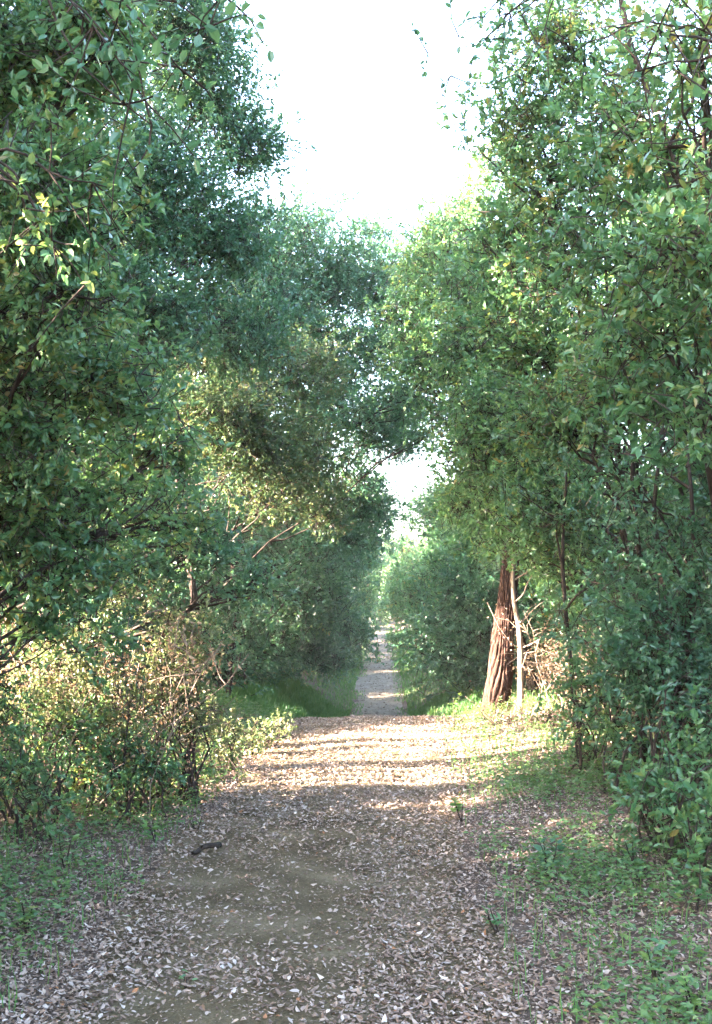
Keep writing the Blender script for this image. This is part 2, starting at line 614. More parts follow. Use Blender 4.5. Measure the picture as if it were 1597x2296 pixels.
# --- front trees on the left of the path
tree('holm_oak_tree', 'nearest holm oak filling the upper left edge of the photo', (-2.7, 6.4), 0.13,
     lobes_px([(40, 120, 6.6, 260, 240), (230, 80, 6.2, 170, 150), (130, 430, 6.0, 210, 190), (-40, 620, 6.4, 200, 210), (150, 660, 5.9, 150, 130),
               (40, 900, 6.6, 230, 190), (230, 860, 7.0, 140, 120), (20, 1130, 6.9, 200, 150), (200, 1130, 7.4, 190, 110), (30, 1290, 7.0, 170, 90), (210, 1270, 7.6, 140, 70), (90, 1400, 7.3, 110, 60), (370, 1180, 8.4, 130, 70), (350, 1000, 8.2, 120, 100)]),
     0.05, 3.0, 1, OAK, stems=2, gap=True, seed=1, shade=0.16)
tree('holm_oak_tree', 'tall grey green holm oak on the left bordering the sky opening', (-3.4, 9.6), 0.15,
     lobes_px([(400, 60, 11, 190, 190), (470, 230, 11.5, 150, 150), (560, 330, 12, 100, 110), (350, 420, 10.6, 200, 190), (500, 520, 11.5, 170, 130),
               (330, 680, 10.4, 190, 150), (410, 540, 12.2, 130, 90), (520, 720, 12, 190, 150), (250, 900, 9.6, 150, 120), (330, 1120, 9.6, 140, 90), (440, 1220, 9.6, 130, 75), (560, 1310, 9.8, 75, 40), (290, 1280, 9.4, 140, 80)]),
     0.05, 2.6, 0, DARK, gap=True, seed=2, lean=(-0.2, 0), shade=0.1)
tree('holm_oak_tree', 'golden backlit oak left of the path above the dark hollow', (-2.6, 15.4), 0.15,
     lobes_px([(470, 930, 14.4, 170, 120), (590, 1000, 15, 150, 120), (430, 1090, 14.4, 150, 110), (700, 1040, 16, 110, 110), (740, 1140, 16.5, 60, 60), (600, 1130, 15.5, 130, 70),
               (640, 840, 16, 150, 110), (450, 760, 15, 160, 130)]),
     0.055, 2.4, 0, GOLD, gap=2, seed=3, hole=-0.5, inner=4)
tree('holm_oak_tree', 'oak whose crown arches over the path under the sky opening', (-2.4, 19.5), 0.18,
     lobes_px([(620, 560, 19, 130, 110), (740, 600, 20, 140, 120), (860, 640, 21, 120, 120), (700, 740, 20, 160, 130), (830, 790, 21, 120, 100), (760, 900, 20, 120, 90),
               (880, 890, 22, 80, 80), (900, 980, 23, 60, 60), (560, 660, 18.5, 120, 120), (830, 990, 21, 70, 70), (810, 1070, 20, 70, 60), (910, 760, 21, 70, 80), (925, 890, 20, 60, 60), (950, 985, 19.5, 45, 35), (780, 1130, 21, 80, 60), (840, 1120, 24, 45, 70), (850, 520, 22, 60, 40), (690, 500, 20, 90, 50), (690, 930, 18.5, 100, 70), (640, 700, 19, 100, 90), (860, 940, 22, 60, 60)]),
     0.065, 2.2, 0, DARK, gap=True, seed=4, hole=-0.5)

# --- front trees on the right of the path
tree('holm_oak_tree', 'nearest oak at the upper right edge with large leaves', (2.7, 6.4), 0.07,
     lobes_px([(1560, 120, 5.8, 170, 170), (1500, 330, 6.2, 170, 160), (1580, 560, 5.8, 160, 170), (1480, 760, 6.4, 180, 150), (1620, 900, 6, 160, 150), (1420, 560, 6.8, 130, 130)]),
     0.055, 2.2, 1, OAK, stems=3, seed=5, hole=-0.35, shade=0.25)  # lighter leaf tone stands in for the yellow sun glow
tree('holm_oak_tree', 'open branched oak on the right leaning toward the sky opening', (2.5, 9.2), 0.075,
     lobes_px([(1270, 80, 8.8, 150, 150), (1180, 290, 9.2, 110, 140), (1380, 260, 8.6, 150, 150), (1290, 420, 9, 150, 130), (1170, 530, 10, 150, 120), (1330, 620, 9, 170, 140),
               (1200, 760, 10, 160, 130), (1380, 850, 8.8, 150, 130), (1270, 960, 9.6, 150, 120)]),
     0.056, 2.2, 0, OAK, seed=6, stems=2, hole=-0.35, shade=0.26)  # leaf tone raised here too, painting in the sun glow
tree('holm_oak_tree', 'leafy oak hanging over the reddish trunk on the right', (3.4, 12.6), 0.14,
     lobes_px([(1070, 620, 13, 130, 130), (1060, 800, 12.6, 120, 110), (1120, 930, 12, 140, 110), (1060, 1020, 12.5, 110, 90), (1150, 1090, 12, 150, 100), (1050, 1130, 13, 90, 60),
               (1240, 1130, 11.5, 120, 100), (1120, 1215, 13.5, 90, 40), (1210, 1240, 12.5, 80, 50), (1290, 1290, 11.5, 90, 80), (980, 570, 14, 110, 90), (1130, 720, 12.5, 130, 120)]),
     0.052, 2.6, 0, OAK, seed=7, hole=-0.45)
tree('holm_oak_tree', 'oak behind on the right closing the base of the sky opening', (3.0, 18.6), 0.16,
     lobes_px([(960, 600, 18.4, 110, 90), (1030, 560, 18, 110, 90), (940, 710, 18.4, 100, 90), (1060, 720, 18, 120, 120), (980, 820, 18, 80, 80), (1100, 560, 18, 120, 120), (1090, 900, 18, 130, 120), (940, 790, 18, 70, 80), (1025, 485, 17, 70, 50), (1000, 930, 18, 50, 60)]),
     0.065, 2.2, 0, OAK, seed=8, hole=-0.5)

# --- the big furrowed trunk on the right
TB = np.array([1.95, 15.8])
rt = empty('old_oak_tree', (TB[0], TB[1], gz(*TB)))
tag(rt, 'old tree with thick reddish furrowed trunk beside the path', 'tree')
ns, nh = 96, 170
th = np.linspace(0, 2 * math.pi, ns, endpoint=False)
hh = np.linspace(-0.2, 6.5, nh)
TH, HH = np.meshgrid(th, hh)
warp = TH * 11 + 1.6 * np.sin(HH * 2.3 + 2 * TH) + 0.9 * np.sin(HH * 5.1 + TH * 3)
fur = np.abs(np.sin(warp)) ** 0.5 * (0.6 + 0.4 * np.abs(np.sin(HH * 9 + np.floor(warp / math.pi) * 2.4)) ** 0.4)
rad = (0.19 - 0.036 * np.clip(HH, 0, 2.6) - 0.008 * np.clip(HH - 2.6, 0, 9) + 0.018 * np.exp(-np.maximum(HH, 0) * 4.5)) + 0.06 * (fur - 0.8) + 0.012 * np.sin(HH * 4.3 + TH * 2) * np.sin(HH * 1.7 - TH)
lx = 0.13 * HH - 0.006 * HH ** 2
v = np.stack([rad * np.cos(TH) + lx, rad * np.sin(TH) + 0.02 * HH, HH], -1).reshape(-1, 3)
i = np.arange(nh - 1)[:, None] * ns
j = np.arange(ns)[None]
k = (j + 1) % ns
f = np.stack([np.stack([i + j, i + k, i + ns + k], -1), np.stack([i + j, i + ns + k, i + ns + j], -1)], 2).reshape(-1, 3)
mb = MB()
mb.add(v, f, 0, 0.5, True)
mb.build('trunk', RED, rt)
rng = np.random.default_rng(77)
cm = MB()
b0 = np.array(rt.location)
for (c, r) in lobes_px([(1160, 760, 16.2, 130, 120), (1230, 600, 16.4, 150, 130), (1120, 420, 16.5, 110, 130), (1250, 380, 17, 160, 150), (1300, 800, 16, 140, 130), (1270, 980, 16, 140, 110)]):
    lb = MB()
    h = min(6.0, max(2.8, (c[2] - b0[2]) * 0.7))
    s0 = b0 + np.array([0.13 * h - 0.006 * h * h, 0.02 * h, h])
    ln = bendy(s0, c, 7, 0.06, 0.04, rng)
    tube(lb, ln, np.linspace(0.05, 0.012, 7), 7)
    lb.build('limb', BARK, rt, b0)
    n = int(2.6 * math.pi * r[0] * r[2] / (0.3 * 0.07 ** 2))
    crown_leaves(cm, c, r, n, 0.07, rng)
cr = cm.build('crown', [OAK, BARK], rt, b0)
fill_clusters(cr, lobes_px([(1160, 760, 16.2, 130, 120), (1230, 600, 16.4, 150, 130), (1270, 980, 16, 140, 110), (1180, 1000, 15.4, 110, 90)]), 0.07, 4.5, OAK, rng, b0)

# pale slender stem leaning against it, with side twigs
sp = np.array([2.2, 15.2])
o = empty('dead_sapling', (sp[0], sp[1], gz(*sp)))
tag(o, 'pale sunlit dead sapling standing right beside the reddish trunk', 'sapling')
b0 = np.array(o.location)
mb = MB()
ln = bendy(b0 - [0, 0, .1], b0 + np.array([-0.05, 0.05, 2.4]), 9, 0.02, 0, rng)
tube(mb, ln, np.linspace(0.05, 0.022, 9), 8)
mb.build('stem', PALE, o, b0)
for q in range(9):
    mb = MB()
    s0 = ln[2 + q % 6]
    e = s0 + np.array([rng.uniform(0.0, 0.55), rng.uniform(-0.3, 0.2), rng.uniform(0.1, 0.5)])
    tube(mb, bendy(s0, e, 5, 0.08, 0, rng), np.linspace(0.013, 0.004, 5), 5)
    mb.build('twig', PALE, o, b0)


# --- a tangle of dead stems behind the pale sapling
def dead_brush(label, cx, cy_, sx, sy, n, hmax, seed, mat=PALE, leaves=1200, thick=1.0):
    rng = np.random.default_rng(seed)
    z0 = gz(cx, cy_)
    o = empty('dead_brush', (cx, cy_, z0))
    tag(o, label, 'brushwood')
    b0 = np.array([cx, cy_, z0])
    tips = []
    for q in range(n):
        mb = MB()
        x, y = cx + rng.normal() * sx, cy_ + rng.normal() * sy
        s0 = np.array([x, y, gz(x, y) - 0.03])
        e = s0 + np.array([rng.normal() * 0.45, rng.normal() * 0.3, rng.uniform(0.4, 1) * hmax])
        ln = bendy(s0, e, 7, 0.07, 0.03, rng)
        tube(mb, ln, np.linspace(rng.uniform(0.006, 0.013) * thick, 0.003, 7), 5)
        for w in range(4):
            s1 = ln[rng.integers(2, 6)]
            e1 = s1 + rng.normal(size=3) * [0.22, 0.2, 0.16] + [0, 0, 0.1]
            tube(mb, bendy(s1, e1, 4, 0.1, 0, rng), np.linspace(0.006, 0.002, 4), 4)
            tips.append(e1)
            tips.append((s1 + e1) / 2)
        mb.build('stem', mat, o, b0)
    tips = np.array(tips)
    mb = MB()
    k = rng.integers(0, len(tips), leaves)
    pos = tips[k] + rng.normal(size=(leaves, 3)) * 0.09
    pos[:, 2] = np.maximum(pos[:, 2], ground_z(pos[:, 0], pos[:, 1]) + 0.02)
    LL = rng.uniform(0.025, 0.06, leaves)
    leaf_mesh(mb, pos, rng.normal(size=(leaves, 3)), rng.normal(size=(leaves, 3)), LL, LL * 0.5, 0, 0, rng.random(leaves), 0.2, 0.2)
    mb.build('dry_leaves', STRAW, o, b0)['kind'] = 'stuff'
    return o


dead_brush('tangle of pale dead stems sunlit behind the dead sapling', 3.0, 15.4, 0.25, 0.25, 20, 1.5, 31, thick=0.4, leaves=900)
dead_brush('low brown brushwood in sun under the right hand shrubs', 3.0, 12.8, 0.5, 0.5, 30, 1.0, 32, leaves=2200)
dead_brush('dry brushwood glimpsed at the far right edge behind shrubs', 3.0, 10.2, 0.4, 0.5, 26, 1.0, 33, leaves=2000)
dead_brush('sunlit dry twigs inside the bright shrub left of the path', -1.95, 8.6, 0.3, 0.25, 24, 1.7, 34, leaves=2400, thick=0.45)


# ------------------------------------------------------------------ shrubs
def shrub(name, label, spec, L, layers, mat, seed, lod=0, group=None, gap=False, hole=-0.5, shade=0.0, stems=5, cat='shrub', fill=3.5):
    rng = np.random.default_rng(3000 + seed)
    lob = lobes_px(spec)
    cs = np.array([l[0] for l in lob])
    bx, by = cs[:, 0].mean(), cs[:, 1].mean()
    b0 = np.array([bx, by, gz(bx, by)])
    o = empty(name, b0)
    tag(o, label, cat, group)
    fm = MB()
    for (c, r) in lob:
        n = int(layers * math.pi * (r[0] * r[2] + r[1] * r[2]) * 0.5 / (0.3 * L * L))
        pts = crown_leaves(fm, c, r, n, L, rng, lod, gap=gap, hole=hole, shade=shade)
        for q in range(stems):
            if len(pts) == 0:
                break
            e = pts[rng.integers(len(pts))]
            sx_, sy_ = c[0] + rng.normal() * r[0] * 0.3, c[1] + rng.normal() * r[1] * 0.3
            s0 = np.array([sx_, sy_, gz(sx_, sy_) - 0.05])
            mb = MB()
            tube(mb, bendy(s0, e, 7, 0.07, 0.02, rng), np.linspace(rng.uniform(0.008, 0.02), 0.003, 7), 5)
            mb.build('stem', BARK, o, b0)
    fo = fm.build('foliage', [mat, BARK], o, b0)
    if fill:
        fill_clusters(fo, lob, L, fill, mat, rng, b0, gap)
    return o


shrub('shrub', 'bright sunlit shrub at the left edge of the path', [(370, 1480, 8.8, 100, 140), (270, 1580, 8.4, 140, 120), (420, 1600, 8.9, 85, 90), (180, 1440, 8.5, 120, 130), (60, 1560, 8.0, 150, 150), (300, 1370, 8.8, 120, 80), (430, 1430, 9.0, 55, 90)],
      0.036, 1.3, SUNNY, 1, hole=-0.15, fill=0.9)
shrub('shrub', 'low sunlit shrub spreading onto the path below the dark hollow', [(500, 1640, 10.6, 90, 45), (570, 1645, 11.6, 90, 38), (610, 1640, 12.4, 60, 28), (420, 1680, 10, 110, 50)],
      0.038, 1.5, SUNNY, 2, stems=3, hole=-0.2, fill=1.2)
shrub('shrub', 'shaded shrub at the left edge under the sunlit one', [(60, 1700, 7.6, 130, 80), (230, 1710, 8.4, 130, 70), (-40, 1600, 7.4, 120, 120), (330, 1720, 8.2, 90, 55), (420, 1720, 9.2, 70, 40), (150, 1640, 8.0, 120, 60), (80, 1790, 7.2, 140, 36), (250, 1775, 7.9, 110, 32), (370, 1755, 8.7, 80, 28)],
      0.042, 1.8, OAK, 3, stems=4, fill=2.6, hole=-0.35, shade=0.1)
shrub('shrub', 'dark shrub at the right edge under the near oak', [(1500, 1420, 7.8, 140, 130), (1600, 1560, 7.2, 130, 150), (1430, 1520, 8.4, 120, 120)],
      0.05, 2.2, DARK, 4, lod=1)
shrub('shrub', 'green shrub on the right between brushwood and path', [(1330, 1560, 9.6, 100, 100), (1400, 1660, 8.8, 110, 80), (1300, 1660, 10, 80, 60)],
      0.048, 1.7, OAK, 5)
shrub('shrub', 'glossy low shrub on the right verge near the photo edge', [(1560, 1740, 6.6, 110, 80), (1480, 1800, 6.8, 90, 60), (1600, 1860, 6.0, 90, 70)],
      0.05, 1.6, OAK, 6, lod=1)
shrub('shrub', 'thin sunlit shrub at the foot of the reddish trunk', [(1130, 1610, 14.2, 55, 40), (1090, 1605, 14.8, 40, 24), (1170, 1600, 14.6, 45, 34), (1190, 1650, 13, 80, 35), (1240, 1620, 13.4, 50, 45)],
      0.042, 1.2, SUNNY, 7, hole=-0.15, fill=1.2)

# --- beyond the rise, on both sides of the far path
FAR_T = 'trees along the far path'


def far_tree(label, spec, L, layers, mat, seed, base=None, hole=-0.5, gap=False):
    lob = lobes_px(spec)
    c = np.array([l[0] for l in lob])
    bx, by = base if base else (c[:, 0].mean(), c[:, 1].mean())
    return tree('oak_tree', label, (bx, by), 0.1, lob, L, layers, 0, mat, seed=seed, group=FAR_T, hole=hole, gap=gap, inner=4)


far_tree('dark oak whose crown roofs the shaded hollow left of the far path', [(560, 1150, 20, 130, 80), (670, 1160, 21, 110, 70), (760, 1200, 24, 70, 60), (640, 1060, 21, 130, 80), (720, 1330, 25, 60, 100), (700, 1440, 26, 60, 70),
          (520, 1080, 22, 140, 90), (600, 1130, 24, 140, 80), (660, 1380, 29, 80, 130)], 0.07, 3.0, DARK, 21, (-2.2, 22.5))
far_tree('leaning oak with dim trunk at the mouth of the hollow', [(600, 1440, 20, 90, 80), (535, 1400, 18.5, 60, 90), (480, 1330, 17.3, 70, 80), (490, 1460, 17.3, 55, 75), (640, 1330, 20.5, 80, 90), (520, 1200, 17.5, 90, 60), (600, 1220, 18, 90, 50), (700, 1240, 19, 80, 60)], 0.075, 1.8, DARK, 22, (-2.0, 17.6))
far_tree('rounded oak on the left bank of the far path', [(845, 1180, 32, 35, 60), (760, 1200, 30, 60, 60), (770, 1290, 30, 55, 90), (780, 1400, 30, 50, 80), (740, 1470, 29, 60, 60), (800, 1200, 33, 45, 60)], 0.10, 3.0, DARK, 23, (-1.9, 31))
far_tree('oak further up the left side of the far path', [(815, 1330, 44, 28, 70), (800, 1420, 42, 30, 60), (830, 1250, 46, 30, 50)], 0.10, 3.0, OAK, 24, (-0.5, 44))
far_tree('light green oak on the right bank of the far path', [(940, 1330, 32, 50, 70), (960, 1430, 29, 55, 80), (985, 1270, 30, 50, 60)], 0.10, 3.0, OAK, 25, (2.6, 30.5))
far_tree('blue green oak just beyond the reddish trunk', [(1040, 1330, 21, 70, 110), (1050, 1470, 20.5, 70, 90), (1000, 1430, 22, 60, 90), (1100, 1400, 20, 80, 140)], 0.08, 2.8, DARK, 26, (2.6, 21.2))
far_tree('oak further up the right side of the far path', [(900, 1360, 46, 30, 60), (895, 1440, 42, 28, 45), (925, 1260, 48, 30, 45)], 0.10, 3.0, OAK, 27, (2.5, 45))
far_tree('leaning oak whose crown nearly meets the row across the far path', [(885, 1290, 52, 35, 60), (908, 1235, 50, 35, 32), (868, 1365, 56, 22, 26)], 0.1, 2.6, OAK, 30, (3.0, 52))
far_tree('pale oak closing the end of the far path', [(890, 1300, 76, 35, 55), (870, 1235, 80, 35, 30), (865, 1355, 86, 40, 45), (915, 1250, 78, 25, 40), (850, 1330, 78, 35, 50), (880, 1280, 82, 30, 50), (830, 1250, 80, 30, 50)], 0.12, 3.0, OAK, 28, (1.2, 84))
far_tree('leafy oak whose lowest bough hangs over the end of the far path', [(852, 1385, 66, 24, 18), (880, 1350, 64, 25, 40), (815, 1360, 62, 22, 40)], 0.11, 2.4, DARK, 29, (3.2, 66))

# --- deeper in the wood
WOOD_L, WOOD_R = 'trees deeper in the wood on the left', 'trees deeper in the wood on the right'
rng = np.random.default_rng(404)
left_spots = [(-5.0, 1.5), (-6.5, 5.0), (-4.6, 4.2), (-5.2, 8.2), (-7.5, 10.2), (-6.0, 13.0), (-8.2, 15.5), (-5.4, 17.5), (-7.0, 20.5), (-4.8, 22.5), (-6.0, 26.0), (-4.6, 30), (-10, 21.5), (-8.4, 3.2), (-8.8, 6.6), (-6.6, 0.4), (-4.0, 2.4), (-4.5, -1.5), (-6.5, -3.5), (-5, 36), (-6, 44)]  # several near the camera are unseen, added to keep sun off the foreground
for q, (x, y) in enumerate(left_spots):
    h = rng.uniform(9.8, 11.6)
    z0 = gz(x, y)
    if y > 24 or y < 0 or x < -9.2:
        c = dup(lproto, (x, y, z0), rng.uniform(0, 6.28), rng.uniform(0.85, 1.1))
        continue
    lob = [(np.array([x + rng.normal() * 0.8, y + rng.normal() * 0.9, z0 + h * fz]), (rng.uniform(1.2, 1.7), rng.uniform(1.2, 1.7), rng.uniform(0.9, 1.3)))
           for fz in (0.1, 0.2, 0.31, 0.42, 0.53, 0.64, 0.75, 0.86, 0.95)]
    o = tree('oak_tree', 'oak standing deeper in the wood on the left, behind the front trees', (x, y), 0.1, lob, 0.1, 1.5, 0, GOLD if 12 < y < 24 else OAK,  # crowns toward the sun gap take the golden backlit colours
             group=WOOD_L, gap=True, seed=100 + q, inner=3, hole=-0.6, fill=3.0)
    if q == 0:
        lproto = o
right_spots = [(5.0, 4.5), (4.4, 8.2), (5.6, 11.0), (4.6, 14.5), (6.2, 17.0), (4.6, 19.5), (5.5, 23.5), (4.8, 28), (5.0, 34), (7.5, 7.0), (8, 13.5), (6, 43), (5.5, 54), (5.0, 1.0)]
protos = []
for q, (x, y) in enumerate(right_spots):
    z0 = gz(x, y)
    if q < 3:
        h = rng.uniform(6.8, 8.2)
        lob = [(np.array([x + rng.normal() * 0.7, y + rng.normal() * 0.9, z0 + h * fz]), (rng.uniform(1.1, 1.6), rng.uniform(1.2, 1.7), rng.uniform(0.9, 1.3)))
               for fz in (0.14, 0.28, 0.42, 0.56, 0.72, 0.9)]
        protos.append(tree('oak_tree', 'oak standing deeper in the wood on the right, behind the front trees', (x, y), 0.1, lob, 0.1, 1.7, 0, OAK,
                           group=WOOD_R, seed=200 + q, inner=3, hole=-0.6, fill=3.0))
    else:
        dup(protos[q % 3], (x, y, z0), rng.uniform(0, 6.28), rng.uniform(0.9, 1.1))

# --- low thickets under the trees, and the rows along the far path
def thicket(label, x, y, r, h, L, mat, seed, group, gap=False, fill=5.0):
    r_ = np.random.default_rng(5000 + seed)
    z0 = gz(x, y)
    b0 = np.array([x, y, z0])
    o = empty('thicket_shrub', b0)
    tag(o, label, 'shrub', group)
    lob = [(b0 + [r_.normal() * r * 0.3, r_.normal() * r * 0.3, h * 0.35], (r, r, h * 0.4)), (b0 + [r_.normal() * r * 0.3, r_.normal() * r * 0.3, h * 0.75], (r * 0.8, r * 0.8, h * 0.35))]
    fm = MB()
    for c, rr in lob:
        pts = crown_leaves(fm, c, rr, 900, L, r_, gap=gap)
    fo = fm.build('foliage', [mat, BARK], o, b0)
    fill_clusters(fo, lob, L, fill, mat, r_, b0, gap)
    for q in range(4):
        mb = MB()
        e = b0 + [r_.normal() * r * 0.5, r_.normal() * r * 0.5, h * r_.uniform(0.5, 0.9)]
        tube(mb, bendy(b0 - [0, 0, 0.05], e, 6, 0.06, 0, r_), np.linspace(0.018, 0.005, 6), 5)
        mb.build('stem', BARK, o, b0)


TL, TR = 'low thickets under the trees on the left', 'low thickets under the trees on the right'
k_ = 0
for y in np.arange(6.6, 30, 1.5):
    for x in (-3.4 - 0.03 * y, -5.2, -7.2):
        if y > 16.5 and x > -4.5:
            x -= 0.6
        if rng.random() < 0.12:
            continue
        thicket('low thicket shrub under the trees on the left, behind the path edge', x + rng.normal() * 0.3 - (0.9 if 8 < y < 17 else 0), y + rng.normal() * 0.4, rng.uniform(0.8, 1.2),
                rng.uniform(1.4, 2.2), 0.06 if y < 12 else 0.08, GOLD if 8 < y < 17 else DARK, k_, TL, True)  # golden backlit colours for thickets in the sun gap
        k_ += 1
for y in np.arange(6.6, 26, 1.6):
    for x in (3.5, 5.2):
        if 14.5 < y < 17 and x < 4:
            x += 0.6
        thicket('low thicket shrub under the trees on the right, behind the path edge', x + rng.normal() * 0.25, y + rng.normal() * 0.4, rng.uniform(0.8, 1.1), rng.uniform(1.8, 3.2),
                0.06 if y < 12 else 0.08, OAK if rng.random() < 0.5 else DARK, k_, TR)
        k_ += 1
for k2_, (x, y) in enumerate([(-3.3, 12.5), (-3.7, 13.4), (-3.3, 14.2), (-3.9, 15.0)]):  # added to block the sun from the brow of the rise
    thicket(['first', 'second', 'third', 'fourth'][k2_] + ' of four dark thicket shrubs added left of the path to keep sun off the rise', x, y, 0.75, 1.9, 0.06, DARK, 900 + k2_, TL, 2, 7.0)
FAR_L, FAR_R = 'row of trees along the left of the far path', 'row of trees along the right of the far path'
NTH = ['first', 'second', 'third', 'fourth', 'fifth', 'sixth', 'seventh', 'eighth', 'ninth', 'tenth', 'eleventh', 'twelfth']
for k_, y in enumerate((24.5, 27, 33, 36, 39.5, 43, 48, 53, 58, 64, 70, 77)):
    for sd in (-1, 1):
        x = float(path_x(y)) + sd * rng.uniform(2.3, 2.9)
        s_ = rng.uniform(0.62, 0.78) if y < 60 else rng.uniform(0.55, 0.65)
        c = dup(protos[int(rng.integers(3))], (x, y, gz(x, y) - 0.3), rng.uniform(0, 6.28), s_)
        c['label'] = '%s oak beyond the rise in the row along the %s of the far path' % (NTH[k_], 'left' if sd < 0 else 'right')
        c['group'] = FAR_L if sd < 0 else FAR_R
        if sd < 0:
            x -= 3.0  # two further rows, added only to keep sun off the far path
            c = dup(protos[int(rng.integers(3))], (x, y + 1, gz(x, y) - 0.3), rng.uniform(0, 6.28), s_ * 1.35)
            c['label'] = '%s taller oak of the second row, added on the left to keep sun off the far path' % NTH[k_]
            c['group'] = 'second row of trees added to keep sun off the far path'
            x -= 3.2
            c = dup(protos[int(rng.integers(3))], (x, y - 1, gz(x, y) - 0.3), rng.uniform(0, 6.28), s_ * 1.7)
            c['label'] = '%s tall oak of the third row, added on the left to keep sun off the far path' % NTH[k_]
            c['group'] = 'third row of trees added to keep sun off the far path'

# --- slender stems on the sun side whose shadows stripe the path
for q in range(16):
    x = -3.7 - rng.random() * 2.0
    y = 9.1 + q * 0.25 + rng.normal() * 0.05 + (x + 2.5) * math.tan(SUN_AZ)
    z0 = gz(x, y)
    o = empty('slender_oak', (x, y, z0))
    tag(o, 'slender young oak stem in the sunny gap left of the path', 'young tree', 'slender stems in the sunny gap')
    b0 = np.array([x, y, z0])
    mb = MB()
    ln = bendy(b0 - [0, 0, .1], b0 + np.array([rng.normal() * 0.4, rng.normal() * 0.25, 5.2]), 9, 0.015, 0, rng)
    tube(mb, ln, np.linspace(rng.uniform(0.04, 0.075), 0.03, 9), 8)
    mb.build('trunk', BARK, o, b0)
    cm = MB()
    c = ln[-1] + [0, 0, 0.4]
    crown_leaves(cm, c, (0.9, 0.9, 0.9), 1800, 0.09, rng, gap=True)
    cm.build('crown', [OAK, BARK], o, b0)
    
# --- thin dark stems showing in the right-hand thicket
for q, (u, v0, u1, v1, d) in enumerate([(1440, 1560, 1420, 980, 8.8), (1520, 1560, 1490, 900, 8.4), (1385, 1500, 1400, 1000, 9.6), (1560, 1600, 1540, 1000, 8.0), (1290, 1450, 1270, 1000, 11.0)]):
    p1 = at(u1, v1, d)
    p0 = at(u, v0, d)
    b0 = np.array([p0[0], p0[1], gz(p0[0], p0[1])])
    o = empty('bare_stem_tree', b0)
    tag(o, ['thin dark bare stem in the right hand thicket, tallest one', 'thin dark stem near the right edge above the dark shrub', 'dim forked stem behind the right hand thicket', 'dark stem at the far right edge of the thicket',
            'thin dark trunk right of the dead brushwood'][q], 'tree')
    ln = bendy(b0 - [0, 0, .1], p1, 9, 0.03, 0, rng)
    mb = MB()
    tube(mb, ln, np.linspace(0.028, 0.012, 9), 8)
    mb.build('trunk', BARK, o, b0)
    cm = MB()
    for w in range(5):
        s0 = ln[3 + w]
        e = s0 + rng.normal(size=3) * [0.5, 0.3, 0.2] + [0, 0, 0.35]
        mb = MB()
        tube(mb, bendy(s0, e, 6, 0.08, 0, rng), np.linspace(0.014, 0.004, 6), 5)
        mb.build('limb', BARK, o, b0)
        crown_leaves(cm, e, (0.35, 0.3, 0.25), 260, 0.05, rng)
    cm.build('crown', [DARK, BARK], o, b0)


# ------------------------------------------------------------------ boughs with large leaves hanging close to the camera
def near_bough(label, start, ends, n_leaf, L, mat, seed, root_base):
    rng = np.random.default_rng(seed)
    b0 = np.array([root_base[0], root_base[1], gz(*root_base)])
    o = empty('overhanging_tree', b0)
    tag(o, label, 'tree')
    mb = MB()
    ln = bendy(b0 - [0, 0, .1], np.asarray(start), 9, 0.03, 0, rng)
    tube(mb, ln, np.linspace(0.035, 0.018, 9), 9)
    mb.build('trunk', BARK, o, b0)
    meshes = []
    for q in range(5):
        m = MB()
        leaf_mesh(m, np.zeros((1, 3)), np.array([[1.0, 0, 0]]), np.array([[0, 0, 1.0]]), 1.0, rng.uniform(0.5, 0.66), 1, 0, rng.uniform(0.1, 0.95), rng.uniform(0.05, 0.2), rng.uniform(0.0, 0.2))
        meshes.append(m.mesh('leaf', [mat]))
    for e in ends:
        bm = MB()
        line = bendy(start, e, 8, 0.05, 0.03, rng)
        tube(bm, line, np.linspace(0.009, 0.0025, 8), 6)
        spots = [(line[g], line[g] - line[g - 1]) for g in range(5, 8)]
        for w in range(6):
            s0 = line[rng.integers(4, 8)]
            e1 = s0 + rng.normal(size=3) * 0.17 + [0, 0, -0.08]
            l2 = bendy(s0, e1, 4, 0.06, 0, rng)
            tube(bm, l2, np.linspace(0.005, 0.002, 4), 4)
            spots += [(l2[g], l2[g] - l2[g - 1]) for g in range(1, 4)]
        bo = bm.build('bough', BARK, o, b0)
        for w in range(n_leaf // len(ends)):
            p, dr = spots[rng.integers(len(spots))]
            lf = bpy.data.objects.new('leaf', meshes[rng.integers(5)])
            COL.objects.link(lf)
            lf.parent = bo
            ax = unit(unit(dr) * 0.5 + rng.normal(size=3) * 0.7)
            lf.location = tuple(p + rng.normal(size=3) * 0.012 - b0)
            qd = Vector(ax).to_track_quat('X', 'Z')
            lf.rotation_mode = 'QUATERNION'
            from mathutils import Quaternion
            lf.rotation_quaternion = qd @ Quaternion((1, 0, 0), rng.normal() * 0.7)
            s = L * rng.uniform(0.75, 1.25)
            lf.scale = (s, s, s)
    return o


